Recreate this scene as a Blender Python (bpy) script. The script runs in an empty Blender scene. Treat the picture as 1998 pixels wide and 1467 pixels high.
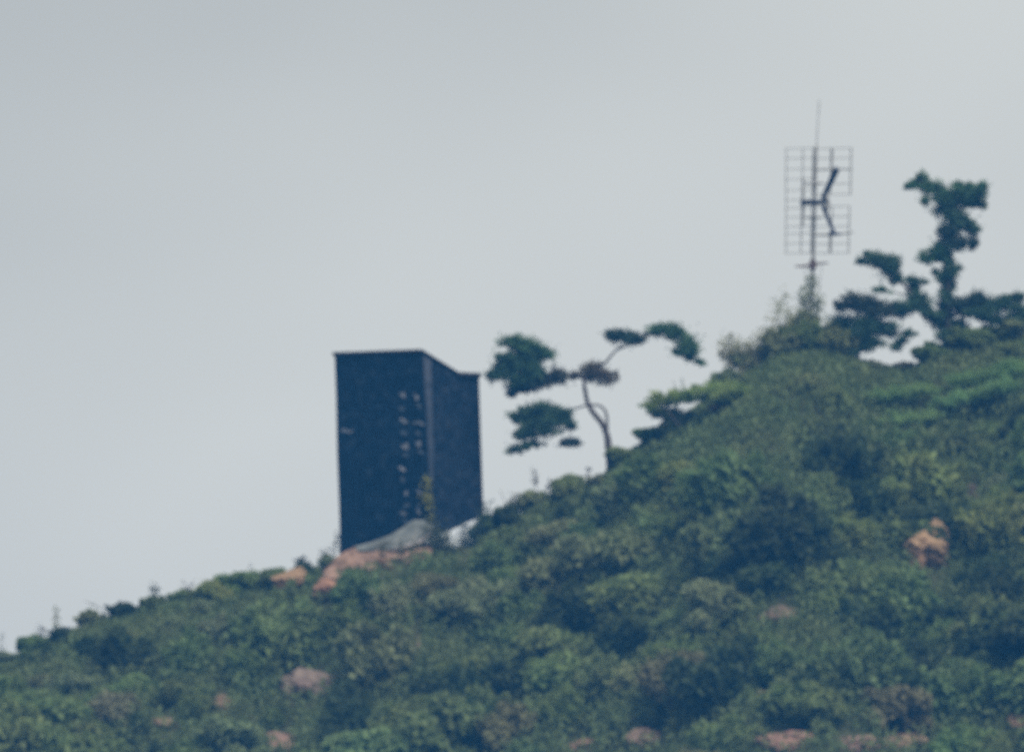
import bpy, math, random
import numpy as np
from mathutils import Vector

S = bpy.context.scene
COL = S.collection
rng = np.random.default_rng(7)
random.seed(7)

# ------------------------------------------------------------------ camera
CAM = np.array([0.0, -600.0, -52.0])
W, H = 1998.0, 1467.0
PITCH = math.atan2(52.0, 600.0)
DIST = math.hypot(52.0, 600.0)
LENS = 36.0 * DIST / 40.0
cam_d = bpy.data.cameras.new("camera")
cam = bpy.data.objects.new("camera", cam_d)
COL.objects.link(cam)
cam.location = CAM
cam.rotation_euler = (math.pi / 2 + PITCH, 0, 0)
cam_d.sensor_width = 36.0
cam_d.lens = LENS
cam_d.clip_end = 9000
cam_d.clip_start = 0.5
cam_d.dof.use_dof = True              # the long lens is a touch out of focus, as in the photograph
cam_d.dof.focus_distance = 300.0
cam_d.dof.aperture_fstop = LENS / 235.0
S.camera = cam

# ------------------------------------------------------------------ world, sun, exposure
SUN_EL, SUN_AZ = math.radians(52), math.radians(158)   # azimuth measured from +y towards +x
world = bpy.data.worlds.new("World")
S.world = world
world.use_nodes = True
nt = world.node_tree
nt.nodes.clear()
wo = nt.nodes.new("ShaderNodeOutputWorld")
bg = nt.nodes.new("ShaderNodeBackground")
sky = nt.nodes.new("ShaderNodeTexSky")
sky.sky_type = 'NISHITA'
sky.sun_disc = False
sky.sun_elevation = SUN_EL
sky.sun_rotation = SUN_AZ
sky.air_density = 1.0
sky.dust_density = 3.0
hs = nt.nodes.new("ShaderNodeHueSaturation")
hs.inputs["Saturation"].default_value = 0.5
tc = nt.nodes.new("ShaderNodeTexCoord")
mp = nt.nodes.new("ShaderNodeMapping")
mp.inputs["Scale"].default_value = (1.0, 1.0, 1.6)
mp.inputs["Location"].default_value = (2.96, 1.78, 4.24)
cl = nt.nodes.new("ShaderNodeTexNoise")
cl.inputs["Scale"].default_value = 9.0
cl.inputs["Detail"].default_value = 3.0
cl.inputs["Roughness"].default_value = 0.45
cr = nt.nodes.new("ShaderNodeValToRGB")                # thin and thick parts of the cloud layer
cr.color_ramp.elements[0].position = 0.3
cr.color_ramp.elements[0].color = (5.2, 5.35, 5.1, 1)
cr.color_ramp.elements[1].position = 0.7
cr.color_ramp.elements[1].color = (8.35, 8.4, 7.75, 1)
mx = nt.nodes.new("ShaderNodeMix")
mx.data_type = 'RGBA'
mx.inputs[0].default_value = 0.86
nt.links.new(tc.outputs["Generated"], mp.inputs["Vector"])
nt.links.new(mp.outputs[0], cl.inputs["Vector"])
nt.links.new(cl.outputs["Fac"], cr.inputs[0])
nt.links.new(sky.outputs[0], hs.inputs["Color"])
nt.links.new(hs.outputs[0], mx.inputs[6])
nt.links.new(cr.outputs[0], mx.inputs[7])
nt.links.new(mx.outputs[2], bg.inputs["Color"])
bg.inputs["Strength"].default_value = 0.1
nt.links.new(bg.outputs[0], wo.inputs["Surface"])

sun_d = bpy.data.lights.new("sun", 'SUN')
sun_d.energy = 4.6
sun_d.angle = math.radians(32)
sun_d.color = (1.0, 0.95, 0.88)
sun = bpy.data.objects.new("sun", sun_d)
COL.objects.link(sun)
sd = Vector((math.sin(SUN_AZ) * math.cos(SUN_EL), math.cos(SUN_AZ) * math.cos(SUN_EL), math.sin(SUN_EL)))
sun.rotation_euler = sd.to_track_quat('Z', 'Y').to_euler()
sun.location = (60, -100, 120)

S.view_settings.view_transform = 'Standard'
S.view_settings.look = 'None'
S.view_settings.gamma = 1.0
S.view_settings.exposure = 0.0
S.view_settings.use_curve_mapping = False
S.render.engine = 'CYCLES'
S.cycles.use_denoising = False
S.cycles.max_bounces = 6
S.cycles.diffuse_bounces = 3
S.cycles.transmission_bounces = 3
S.cycles.volume_bounces = 0
S.cycles.pixel_filter_type = 'BLACKMAN_HARRIS'
S.cycles.filter_width = 1.7

# ------------------------------------------------------------------ pixel <-> place
def P(px, py, Y=0.0):
    """point of the place seen at a photo position, at distance Y behind the ridge line"""
    k = 40.0 / W / DIST
    a, b = (px - W / 2) * k, (H / 2 - py) * k
    c, s = math.cos(PITCH), math.sin(PITCH)
    d = np.array([a, c - b * s, s + b * c])
    t = (Y - CAM[1]) / d[1]
    return CAM + d * t

def proj(p):
    v = np.asarray(p) - CAM
    c, s = math.cos(PITCH), math.sin(PITCH)
    f = v[1] * c + v[2] * s
    u = -v[1] * s + v[2] * c
    k = 40.0 / W / DIST
    return W / 2 + v[0] / f / k, H / 2 - u / f / k

M = 40.0 / W     # metres per photo pixel at the ridge

# ------------------------------------------------------------------ mesh helpers
def link(name, me, mat=None, parent=None):
    o = bpy.data.objects.new(name, me)
    COL.objects.link(o)
    if mat is not None and me is not None and not me.materials:
        for m_ in (mat if isinstance(mat, (list, tuple)) else [mat]):
            me.materials.append(m_)
    if parent is not None:
        o.parent = parent
    return o

def tag(o, label=None, cat=None, group=None, kind=None):
    if label: o["label"] = label
    if cat: o["category"] = cat
    if group: o["group"] = group
    if kind: o["kind"] = kind
    return o

def empty(name, loc=(0, 0, 0)):
    o = bpy.data.objects.new(name, None)
    o.empty_display_size = 0.3
    COL.objects.link(o)
    o.location = loc
    return o

def mesh_np(name, v, faces, smooth=False, var=None, matidx=None):
    """faces: (N,k) int array"""
    v = np.asarray(v, dtype=np.float32)
    faces = np.asarray(faces, dtype=np.int32)
    me = bpy.data.meshes.new(name)
    n, k = faces.shape
    me.vertices.add(len(v)); me.vertices.foreach_set("co", v.ravel())
    me.loops.add(n * k); me.loops.foreach_set("vertex_index", faces.ravel())
    me.polygons.add(n)
    me.polygons.foreach_set("loop_start", np.arange(0, n * k, k, dtype=np.int32))
    if smooth:
        me.polygons.foreach_set("use_smooth", np.ones(n, dtype=bool))
    if matidx is not None:
        me.polygons.foreach_set("material_index", np.asarray(matidx, dtype=np.int32))
    if var is not None:
        a = me.attributes.new("tone", 'FLOAT', 'POINT')
        a.data.foreach_set("value", np.asarray(var, dtype=np.float32))
    me.update(calc_edges=True)
    me.validate()
    return me

def unit(a):
    return a / np.maximum(np.linalg.norm(a, axis=-1, keepdims=True), 1e-9)

def leaves(c, d, L, Wd, rg, nrm=None):
    """pointed four-corner leaves: base c, direction d, length L, width Wd -> verts, faces, tone"""
    n = len(c)
    d = unit(d)
    r = unit(rg.normal(size=(n, 3))) if nrm is None else unit(nrm + 0.45 * rg.normal(size=(n, 3)))
    s = unit(np.cross(d, r))
    u = np.cross(s, d)
    L = np.asarray(L).reshape(-1, 1); Wd = np.asarray(Wd).reshape(-1, 1)
    b = c - d * L * 0.4
    t = c + d * L * 0.6 - u * L * 0.12
    l = c + s * Wd * 0.5 + u * L * 0.06
    q = c - s * Wd * 0.5 + u * L * 0.06
    v = np.stack([b, l, t, q], axis=1).reshape(-1, 3)
    f = np.arange(4 * n).reshape(-1, 4)
    tone = np.repeat(rg.random(n), 4)
    return v, f, tone

def blob_points(n, rad, rg, shell=0.55):
    d = unit(rg.normal(size=(n, 3)))
    r = (shell + (1 - shell) * rg.random((n, 1))) * (0.82 + 0.3 * rg.random((n, 1)))
    return d * r * np.asarray(rad), d

def tube(points, radii, sides=7, wob=0.0, rg=None):
    pts = np.asarray(points, float); radii = np.asarray(radii, float)
    # resample along a smooth curve
    n = len(pts)
    if n > 2:
        ts = np.linspace(0, n - 1, (n - 1) * 4 + 1)
        out = []
        for t in ts:
            i = min(int(t), n - 2); f = t - i
            p0 = pts[max(i - 1, 0)]; p1 = pts[i]; p2 = pts[i + 1]; p3 = pts[min(i + 2, n - 1)]
            out.append(0.5 * ((2 * p1) + (-p0 + p2) * f + (2 * p0 - 5 * p1 + 4 * p2 - p3) * f * f + (-p0 + 3 * p1 - 3 * p2 + p3) * f ** 3))
        radii = np.interp(ts, np.arange(n), radii)
        pts = np.array(out)
    n = len(pts)
    tan = unit(np.gradient(pts, axis=0))
    ref = np.array([0.31, 0.9, 0.2])
    V, F = [], []
    for i in range(n):
        a = np.cross(tan[i], ref); a /= np.linalg.norm(a)
        b = np.cross(tan[i], a)
        for k in range(sides):
            th = 2 * math.pi * k / sides
            rr = radii[i] * (1 + (wob * (rg.random() - .5) if wob else 0))
            V.append(pts[i] + (a * math.cos(th) + b * math.sin(th)) * rr)
    for i in range(n - 1):
        for k in range(sides):
            k2 = (k + 1) % sides
            F.append((i * sides + k, i * sides + k2, (i + 1) * sides + k2, (i + 1) * sides + k))
    # caps
    c0 = len(V); V.append(pts[0]); V.append(pts[-1])
    for k in range(sides):
        k2 = (k + 1) % sides
        F.append((c0, k2, k, c0))
        F.append((c0 + 1, (n - 1) * sides + k, (n - 1) * sides + k2, c0 + 1))
    tri = [(f[0], f[1], f[2]) if f[0] == f[3] else f for f in F]
    return V, tri

def mesh_py(name, V, F, smooth=False):
    me = bpy.data.meshes.new(name)
    me.from_pydata([tuple(map(float, p)) for p in V], [], [tuple(map(int, f)) for f in F])
    if smooth:
        for p in me.polygons: p.use_smooth = True
    me.update()
    return me

def join(parts):
    V, F = [], []
    for v, f in parts:
        o = len(V); V += list(v); F += [tuple(i + o for i in q) for q in f]
    return V, F

def rel(V, loc):
    return np.asarray(V) - np.asarray(loc)

# ------------------------------------------------------------------ materials
def new_mat(name):
    m = bpy.data.materials.new(name)
    m.use_nodes = True
    n = m.node_tree.nodes; n.clear()
    return m, n, m.node_tree.links

def ramp(n, stops):
    r = n.new("ShaderNodeValToRGB")
    e = r.color_ramp.elements
    while len(e) < len(stops): e.new(0.5)
    for el, (p, c) in zip(e, stops):
        el.position = p; el.color = (*c, 1) if len(c) == 3 else c
    return r

def leaf_material(name, transl=0.3, rough=0.6, noise_scale=1.3):
    m, n, l = new_mat(name)
    out = n.new("ShaderNodeOutputMaterial")
    oi = n.new("ShaderNodeObjectInfo")
    at = n.new("ShaderNodeAttribute"); at.attribute_name = "tone"
    geo = n.new("ShaderNodeNewGeometry")
    nz = n.new("ShaderNodeTexNoise"); nz.inputs["Scale"].default_value = noise_scale; nz.inputs["Detail"].default_value = 3
    l.new(geo.outputs["Position"], nz.inputs["Vector"])
    # leaf to leaf and patch to patch difference of colour
    mm = n.new("ShaderNodeMapRange"); mm.inputs[1].default_value = 0; mm.inputs[2].default_value = 1
    mm.inputs[3].default_value = 0.78; mm.inputs[4].default_value = 1.28
    l.new(at.outputs["Fac"], mm.inputs[0])
    mp_ = n.new("ShaderNodeMapRange"); mp_.inputs[1].default_value = 0.3; mp_.inputs[2].default_value = 0.7
    mp_.inputs[3].default_value = 0.82; mp_.inputs[4].default_value = 1.18
    l.new(nz.outputs["Fac"], mp_.inputs[0])
    mul = n.new("ShaderNodeMath"); mul.operation = 'MULTIPLY'
    l.new(mm.outputs[0], mul.inputs[0]); l.new(mp_.outputs[0], mul.inputs[1])
    vm = n.new("ShaderNodeVectorMath"); vm.operation = 'SCALE'
    l.new(oi.outputs["Color"], vm.inputs[0]); l.new(mul.outputs[0], vm.inputs["Scale"])
    hsv = n.new("ShaderNodeHueSaturation")
    hr = n.new("ShaderNodeMapRange"); hr.inputs[3].default_value = 0.485; hr.inputs[4].default_value = 0.515
    nz2 = n.new("ShaderNodeTexNoise"); nz2.inputs["Scale"].default_value = 0.55; nz2.inputs["Detail"].default_value = 2
    l.new(geo.outputs["Position"], nz2.inputs["Vector"])
    hr.inputs[1].default_value = 0.3; hr.inputs[2].default_value = 0.7
    l.new(nz2.outputs["Fac"], hr.inputs[0]); l.new(hr.outputs[0], hsv.inputs["Hue"])
    l.new(vm.outputs[0], hsv.inputs["Color"])
    pr = n.new("ShaderNodeBsdfPrincipled")
    pr.inputs["Roughness"].default_value = rough
    pr.inputs["Specular IOR Level"].default_value = 0.2
    tr = n.new("ShaderNodeBsdfTranslucent")
    mx_ = n.new("ShaderNodeMixShader"); mx_.inputs[0].default_value = transl
    l.new(hsv.outputs[0], pr.inputs["Base Color"]); l.new(hsv.outputs[0], tr.inputs["Color"])
    l.new(pr.outputs[0], mx_.inputs[1]); l.new(tr.outputs[0], mx_.inputs[2])
    l.new(mx_.outputs[0], out.inputs["Surface"])
    return m

def noise_material(name, stops, scale=2.0, detail=6, rough=0.85, bump=0.0, use_obj_color=False, spec=0.3, stretch=(1, 1, 1), metallic=0.0):
    m, n, l = new_mat(name)
    out = n.new("ShaderNodeOutputMaterial")
    pr = n.new("ShaderNodeBsdfPrincipled")
    geo = n.new("ShaderNodeTexCoord")
    mp_ = n.new("ShaderNodeMapping"); mp_.inputs["Scale"].default_value = stretch
    nz = n.new("ShaderNodeTexNoise"); nz.inputs["Scale"].default_value = scale; nz.inputs["Detail"].default_value = detail
    nz.inputs["Roughness"].default_value = 0.6
    l.new(geo.outputs["Object"], mp_.inputs[0]); l.new(mp_.outputs[0], nz.inputs["Vector"])
    r = ramp(n, stops)
    l.new(nz.outputs["Fac"], r.inputs[0])
    src = r.outputs[0]
    if use_obj_color:
        oi = n.new("ShaderNodeObjectInfo")
        mx_ = n.new("ShaderNodeMix"); mx_.data_type = 'RGBA'; mx_.blend_type = 'MULTIPLY'; mx_.inputs[0].default_value = 1
        l.new(src, mx_.inputs[6]); l.new(oi.outputs["Color"], mx_.inputs[7])
        src = mx_.outputs[2]
    l.new(src, pr.inputs["Base Color"])
    pr.inputs["Roughness"].default_value = rough
    pr.inputs["Specular IOR Level"].default_value = spec
    pr.inputs["Metallic"].default_value = metallic
    if bump:
        b = n.new("ShaderNodeBump"); b.inputs["Strength"].default_value = bump; b.inputs["Distance"].default_value = 0.08
        l.new(nz.outputs["Fac"], b.inputs["Height"]); l.new(b.outputs[0], pr.inputs["Normal"])
    l.new(pr.outputs[0], out.inputs["Surface"])
    return m

M_LEAF = leaf_material("shrub_leaf", 0.48)
M_NEEDLE = leaf_material("pine_needle", 0.12, 0.55, 2.5)
M_GROUND = noise_material("hill_soil", [(0.3, (.035, .042, .02)), (0.5, (.055, .062, .03)), (0.64, (.085, .08, .045)), (0.82, (.15, .11, .075))], 0.35, 8, 0.95, 0.4, spec=0.1)
M_ROCK = noise_material("weathered_rock", [(0.28, (.28, .27, .25)), (0.45, (.62, .58, .54)), (0.58, (.8, .76, .7)), (0.72, (1.0, .93, .86))], 2.6, 8, 0.9, 0.6, use_obj_color=True, spec=0.2)
M_EARTH = noise_material("red_earth", [(0.3, (.10, .07, .05)), (0.46, (.20, .13, .095)), (0.6, (.28, .18, .13)), (0.76, (.40, .30, .23))], 2.2, 8, 0.95, 0.5, spec=0.1)
M_BARK = noise_material("pine_bark", [(0.3, (.035, .03, .032)), (0.7, (.085, .068, .062))], 6, 5, 0.9, 0.5, spec=0.1)
M_TWIG = noise_material("twig_bark", [(0.3, (.06, .055, .05)), (0.7, (.13, .115, .1))], 6, 3, 0.9, spec=0.1)
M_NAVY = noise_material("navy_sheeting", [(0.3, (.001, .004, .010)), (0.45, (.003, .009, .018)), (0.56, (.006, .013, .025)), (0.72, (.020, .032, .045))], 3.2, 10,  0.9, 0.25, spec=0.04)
M_NAVY_SIDE = noise_material("lit_navy_sheeting", [(0.3, (.002, .006, .013)), (0.45, (.007, .013, .024)), (0.56, (.013, .020, .033)), (0.72, (.034, .042, .056))], 3.0, 10,  0.9, 0.25, spec=0.06)  # same navy sheeting, with the side's stronger light put into its colour
M_EDGE = noise_material("dark_timber_edge", [(0.3, (.012, .012, .016)), (0.7, (.03, .028, .03))], 4, 4, 0.8, spec=0.15)
M_CORNER = noise_material("worn_corner_strip", [(0.35, (.030, .040, .058)), (0.55, (.06, .068, .088)), (0.75, (.015, .022, .036))], 1.4, 6, 0.7, spec=0.2)
M_PALE = noise_material("pale_worn_paint", [(0.35, (.02, .03, .045)), (0.48, (.13, .14, .16)), (0.68, (.26, .26, .28))], 4, 6, 0.8, spec=0.15)
M_FAINT = noise_material("faint_worn_paint", [(0.3, (.03, .045, .06)), (0.7, (.08, .095, .12))], 5, 5, 0.8, spec=0.15)
M_STEEL = noise_material("antenna_steel", [(0.3, (.17, .17, .16)), (0.7, (.26, .25, .24))], 3, 3, 0.6, spec=0.4)
M_DARKSTEEL = noise_material("dark_painted_steel", [(0.3, (.012, .014, .028)), (0.7, (.025, .028, .045))], 3, 3, 0.6, spec=0.3)
M_RUST = noise_material("rusty_steel", [(0.3, (.07, .045, .04)), (0.7, (.13, .085, .07))], 4, 4, 0.8, spec=0.2)
M_TARP = noise_material("grey_canvas", [(0.3, (.07, .08, .075)), (0.5, (.13, .14, .13)), (0.7, (.22, .22, .20))], 2.6, 7, 0.85, 0.3, spec=0.15)
M_TARPEDGE = noise_material("pale_canvas_hem", [(0.3, (.30, .27, .27)), (0.7, (.42, .38, .37))], 3, 4, 0.85, spec=0.15)

# ------------------------------------------------------------------ terrain
RIDGE = [(-1500, 1990), (-700, 1620), (-300, 1440), (0, 1300), (100, 1253), (240, 1205), (400, 1168), (560, 1138), (650, 1098), (700, 1080),
         (830, 1064), (880, 1068), (925, 1058), (960, 1040), (1040, 1000), (1160, 955), (1210, 898), (1262, 866), (1305, 832),
         (1400, 772), (1460, 730), (1520, 694), (1600, 688), (1650, 704), (1710, 720), (1780, 722), (1840, 690), (1900, 676), (2000, 665), (2400, 600), (3200, 700), (4500, 1300)]
_rx = np.array([P(a, b, 0)[0] for a, b in RIDGE]); _rz = np.array([P(a, b, 0)[2] for a, b in RIDGE])

def hill_h(x, y):
    x = np.asarray(x, float); y = np.asarray(y, float)
    R = np.interp(x, _rx, _rz, left=_rz[0], right=_rz[-1])
    far = np.maximum(np.abs(x) - 60, 0)
    R = R - far * 0.12
    s = np.where(y < 0, 0.70 * (np.sqrt(y * y + 1.2) - math.sqrt(1.2)), 0.42 * (np.sqrt(y * y + 1.2) - math.sqrt(1.2)))
    fade = np.clip(-y / 4, 0.15, 1)
    b = (0.28 * np.sin(x * 0.71 + y * 0.33) + 0.22 * np.sin(x * 0.37 - y * 0.61 + 1.3) + 0.12 * np.sin(x * 1.7 + y * 1.3)) * fade
    g = 1.1 * np.exp(-((x - 9) / 4.5) ** 2) * np.clip(-y / 12, 0, 1) - 1.0 * np.exp(-((x - 18.5 - y * 0.1) / 3.5) ** 2) * np.clip(-y / 7, 0, 1)
    h = R - s + b + g
    plain = -54.0 + 0.3 * np.sin(x * 0.02) * np.sin(y * 0.017)
    k = 4.0
    return plain + k * np.log1p(np.exp(np.clip((h - plain) / k, -40, 40))) + np.where(h - plain > 160, 0, 0)

def hz(x, y):
    return float(hill_h(x, y))

def ground_at(px, py):
    """where the line of sight through a photo position meets the hillside (None: sky)"""
    Ys = np.arange(-75, 3, 0.08)
    k = 40.0 / W / DIST
    a, b = (px - W / 2) * k, (H / 2 - py) * k
    c, s = math.cos(PITCH), math.sin(PITCH)
    d = np.array([a, c - b * s, s + b * c])
    t = (Ys - CAM[1]) / d[1]
    X = CAM[0] + d[0] * t; Z = CAM[2] + d[2] * t
    hit = np.nonzero(hill_h(X, Ys) > Z)[0]
    if len(hit) == 0: return None
    i = hit[0]
    return np.array([X[i], Ys[i], float(hill_h(X[i], Ys[i]))])

def axis(lo, hi, flo, fhi, fine, coarse):
    a = list(np.linspace(lo, flo, coarse, endpoint=False)) + list(np.arange(flo, fhi, fine)) + list(np.linspace(fhi, hi, coarse))
    return np.array(a)
xs = axis(-1500, 1500, -40, 44, 0.45, 26)
ys = axis(-1000, 2000, -45, 22, 0.45, 26)
XX, YY = np.meshgrid(xs, ys)
ZZ = hill_h(XX, YY)
v = np.stack([XX, YY, ZZ], -1).reshape(-1, 3)
nx, ny = len(xs), len(ys)
ii = np.arange(nx * ny).reshape(ny, nx)
f = np.stack([ii[:-1, :-1], ii[:-1, 1:], ii[1:, 1:], ii[1:, :-1]], -1).reshape(-1, 4)
hill = link("hill", mesh_np("hill", v, f, smooth=True), M_GROUND)
tag(hill, kind="structure")

# ------------------------------------------------------------------ haze: real air between the lens and the hill
def box_mesh(name, lo, hi):
    (x0, y0, z0), (x1, y1, z1) = lo, hi
    V = [(x0, y0, z0), (x1, y0, z0), (x1, y1, z0), (x0, y1, z0), (x0, y0, z1), (x1, y0, z1), (x1, y1, z1), (x0, y1, z1)]
    F = [(0, 3, 2, 1), (4, 5, 6, 7), (0, 1, 5, 4), (1, 2, 6, 5), (2, 3, 7, 6), (3, 0, 4, 7)]
    return mesh_py(name, V, F)
hm, n_, l_ = new_mat("haze_air")
ho = n_.new("ShaderNodeOutputMaterial")
hv = n_.new("ShaderNodeVolumePrincipled")
hv.inputs["Color"].default_value = (0.05, 0.285, 0.72, 1)
hv.inputs["Density"].default_value = 0.00036
l_.new(hv.outputs[0], ho.inputs["Volume"])
hz_o = link("haze", box_mesh("haze", (-1502, -1002, -57), (1502, 2002, 16)), hm)
tag(hz_o, kind="stuff")
hz_o["label"] = "thin blue haze over the valley"

# ------------------------------------------------------------------ shrub shapes
def round_shrub(seed, n_cl=22, n_leaf=330, squat=0.75):
    rg = np.random.default_rng(seed)
    C, D, NN = [], [], []
    for i in range(n_cl):
        th = rg.random() * 2 * math.pi
        rr = 0.78 * math.sqrt(rg.random())
        top = squat * math.sqrt(max(0.05, 1 - rr * rr)) * (0.75 + 0.4 * rg.random())
        z = 0.12 + top * (0.55 + 0.45 * rg.random()) if rg.random() < 0.75 else 0.1 + top * 0.35 * rg.random()
        r = 0.2 + 0.2 * rg.random()
        p, d = blob_points(n_leaf, (r * 1.15, r * 1.15, r * 0.85), rg)
        C.append(p + np.array([rr * math.cos(th), rr * math.sin(th), z])); D.append(0.4 * d + np.array([0, 0, 0.3]) + 0.8 * rg.normal(size=d.shape)); NN.append(d + np.array([0, 0, .6]))
    C = np.concatenate(C); D = np.concatenate(D)
    L = 0.11 + 0.09 * rg.random(len(C))
    return C, D, L, L * 0.62, rg, np.concatenate(NN)

def feathery_shrub(seed, n_st=34, n_leaf=230, tall=1.25):
    rg = np.random.default_rng(seed)
    C, D = [], []
    stems = []
    for i in range(n_st):
        th = rg.random() * 2 * math.pi
        sp = 0.9 * rg.random() ** 0.7
        h = tall * (0.6 + 0.5 * rg.random()) * (1 - 0.35 * sp)
        base = np.array([0.12 * math.cos(th), 0.12 * math.sin(th), 0.0])
        tip = np.array([sp * math.cos(th), sp * math.sin(th), h])
        mid = (base + tip) / 2 + np.array([0, 0, 0.18 * h])
        t = 0.15 + 0.85 * rg.random(n_leaf) ** 0.8
        q = ((1 - t)[:, None] ** 2) * base + (2 * t * (1 - t))[:, None] * mid + (t ** 2)[:, None] * tip
        wdt = 0.17 * np.sin(np.clip(t, 0, 1) * math.pi * 0.85 + 0.25)
        q = q + rg.normal(size=q.shape) * wdt[:, None] * 0.6
        C.append(q); D.append((tip - base) * 0.9 + rg.normal(size=q.shape) * 0.55)
        stems.append((base, mid * 0.5 + (base + tip) * 0.25, tip))
    C = np.concatenate(C); D = np.concatenate(D)
    L = 0.11 + 0.09 * rg.random(len(C))
    return C, D, L, L * 0.58, rg, stems

def stems_mesh(stems, r=0.014, scale=1):
    parts = [tube([a, b, c], [r * 1.3, r, r * 0.4], 4) for a, b, c in stems]
    return join(parts)

ROUND, FEATH = [], []
for s_ in range(9):
    C, D, L, Wd, rg, nn = round_shrub(100 + s_, squat=0.62 + 0.05 * (s_ % 5))
    vv, ff, tn = leaves(C, D, L, Wd, rg, nn)
    ROUND.append(mesh_np("round_shrub_foliage", vv, ff, var=tn)); ROUND[-1].materials.append(M_LEAF)
for s_ in range(8):
    C, D, L, Wd, rg, stems = feathery_shrub(200 + s_, tall=1.0 + 0.08 * (s_ % 4))
    vv, ff, tn = leaves(C, D, L, Wd, rg, unit(C - np.array([0, 0, .2])) + np.array([0, 0, .5]))
    sv, sf = stems_mesh(stems[:10])
    FEATH.append((mesh_np("feathery_shrub_foliage", vv, ff, var=tn), mesh_py("shrub_stems", sv, sf)))
    FEATH[-1][0].materials.append(M_LEAF); FEATH[-1][1].materials.append(M_TWIG)

SPECIES = {   # leaf colours; dark and bright also paint the slope's shade and light
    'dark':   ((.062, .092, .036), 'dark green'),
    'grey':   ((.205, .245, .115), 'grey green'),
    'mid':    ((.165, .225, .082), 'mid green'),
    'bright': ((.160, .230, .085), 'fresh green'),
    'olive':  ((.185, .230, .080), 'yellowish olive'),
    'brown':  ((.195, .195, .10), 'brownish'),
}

# landmarks that a shrub's label can refer to
LAND = [(120, 1300, 'near the low left ridge end'), (420, 1230, 'on the ridge left of tower'),
        (180, 1420, 'near the two low orange stones'), (520, 1420, 'around the broad pinkish grey rock'),
        (720, 1200, 'below the red earth ledge'), (900, 1130, 'just under the dark blue tower'),
        (860, 1400, 'at slope foot under the tower'),
        (1090, 1050, 'right below the lone pine'), (1150, 1250, 'mid slope under the lone pine'),
        (1180, 1420, 'above the middle bottom rocks'),
        (1340, 930, 'under the flat topped shrub'), (1520, 760, 'around the antenna mast foot'),
        (1600, 960, 'downhill from the antenna mast'), (1460, 1150, 'beside the small brown rock'),
        (1850, 960, 'downhill from the tall pine'), (1660, 1180, 'left of the big tan rock'), (1930, 1200, 'right of the big tan rock'),
        (1900, 1430, 'near the lower right corner'), (1700, 1420, 'just above the long tan rock'),
        (1800, 1330, 'downhill from the big tan rock'), (1560, 1370, 'above the pink bottom rocks')]

ROCKS = [  # px, py, rx, ry, colour, label, name
    (672, 1106, 26, 14, (.30, .22, .18), 'pale pink stone at the left end of the red earth bank', 'rock'),
    (722, 1108, 24, 11, (.33, .26, .22), 'slanting pale stone in the middle of the red earth bank', 'rock'),
    (752, 1104, 15, 20, (.28, .20, .16), 'upright pinkish stone at the right end of the red earth bank', 'rock'),
    (566, 1146, 30, 20, (.42, .31, .22), 'pointed orange tan stone in the shrubs left of the red ledge', 'rock'),
    (638, 1160, 25, 18, (.40, .25, .20), 'small salmon pink stone just below the red ledge', 'rock'),
    (812, 1073, 26, 13, (.33, .25, .22), 'flat grey pink stone beneath the canvas sheet', 'rock'),
    (1814, 1100, 42, 48, (.44, .33, .23), 'big tan rock with a reddish top standing alone on the right slope', 'rock'),
    (598, 1342, 52, 32, (.30, .26, .25), 'broad pinkish grey rock low on the slope below the tower', 'rock'),
    (434, 1371, 18, 16, (.38, .27, .22), 'small orange stone up slope of its larger flat neighbour', 'rock'),
    (322, 1410, 34, 14, (.34, .25, .20), 'flat orange brown stone lowest on the left slope', 'rock'),
    (540, 1452, 40, 18, (.36, .26, .24), 'low pink stone cut by the bottom edge below the pinkish grey rock', 'rock'),
    (1520, 1200, 36, 17, (.24, .20, .18), 'small brown rock half covered by shrubs mid slope on the right', 'rock'),
    (1490, 1364, 15, 17, (.44, .30, .23), 'small bright orange stone above the pink rocks', 'rock'),
    (1535, 1445, 50, 24, (.38, .26, .24), 'pink rock outcrop at the slope foot under the small orange stone', 'rock'),
    (1665, 1453, 40, 17, (.36, .27, .26), 'pale pink rock between the pink outcrop and a long tan one', 'rock'),
    (1755, 1446, 42, 14, (.36, .29, .23), 'long tan rock lying along the slope foot on the right', 'rock'),
    (1265, 1442, 44, 20, (.30, .24, .22), 'grey pink rock at the slope foot in the middle', 'rock'),
    (1130, 1456, 32, 14, (.33, .23, .20), 'low reddish stone at the slope foot left of the grey pink rock', 'rock'),
    (1988, 1408, 20, 18, (.40, .29, .23), 'orange stone at the right edge low on the slope', 'rock'),
    (816, 1258, 11, 16, (.30, .26, .23), 'tiny upright tan stone in the middle of the left slope', 'rock'),
    (1900, 970, 14, 24, (.20, .17, .16), 'dim brown upright stone below the tall pine', 'rock'),
]

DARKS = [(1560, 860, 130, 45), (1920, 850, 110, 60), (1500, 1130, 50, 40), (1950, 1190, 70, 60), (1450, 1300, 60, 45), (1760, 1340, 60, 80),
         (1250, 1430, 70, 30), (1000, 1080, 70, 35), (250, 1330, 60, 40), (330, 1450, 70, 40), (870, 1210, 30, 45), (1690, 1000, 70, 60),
         (30, 1440, 70, 40), (1360, 910, 90, 40), (620, 1250, 60, 30), (920, 1370, 80, 50), (1850, 1230, 60, 40), (1640, 1120, 60, 40)]  # shaded hollows of the slope, painted with darker leaf colour
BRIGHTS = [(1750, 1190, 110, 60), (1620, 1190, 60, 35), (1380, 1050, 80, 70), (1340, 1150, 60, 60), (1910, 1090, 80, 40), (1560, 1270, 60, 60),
           (1940, 1340, 60, 70), (1110, 1120, 60, 40), (1850, 1420, 90, 40), (1240, 1190, 80, 60), (350, 1340, 60, 50), (540, 1200, 70, 40)]  # lit ridges of the slope, painted with fresher leaf colour

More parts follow.
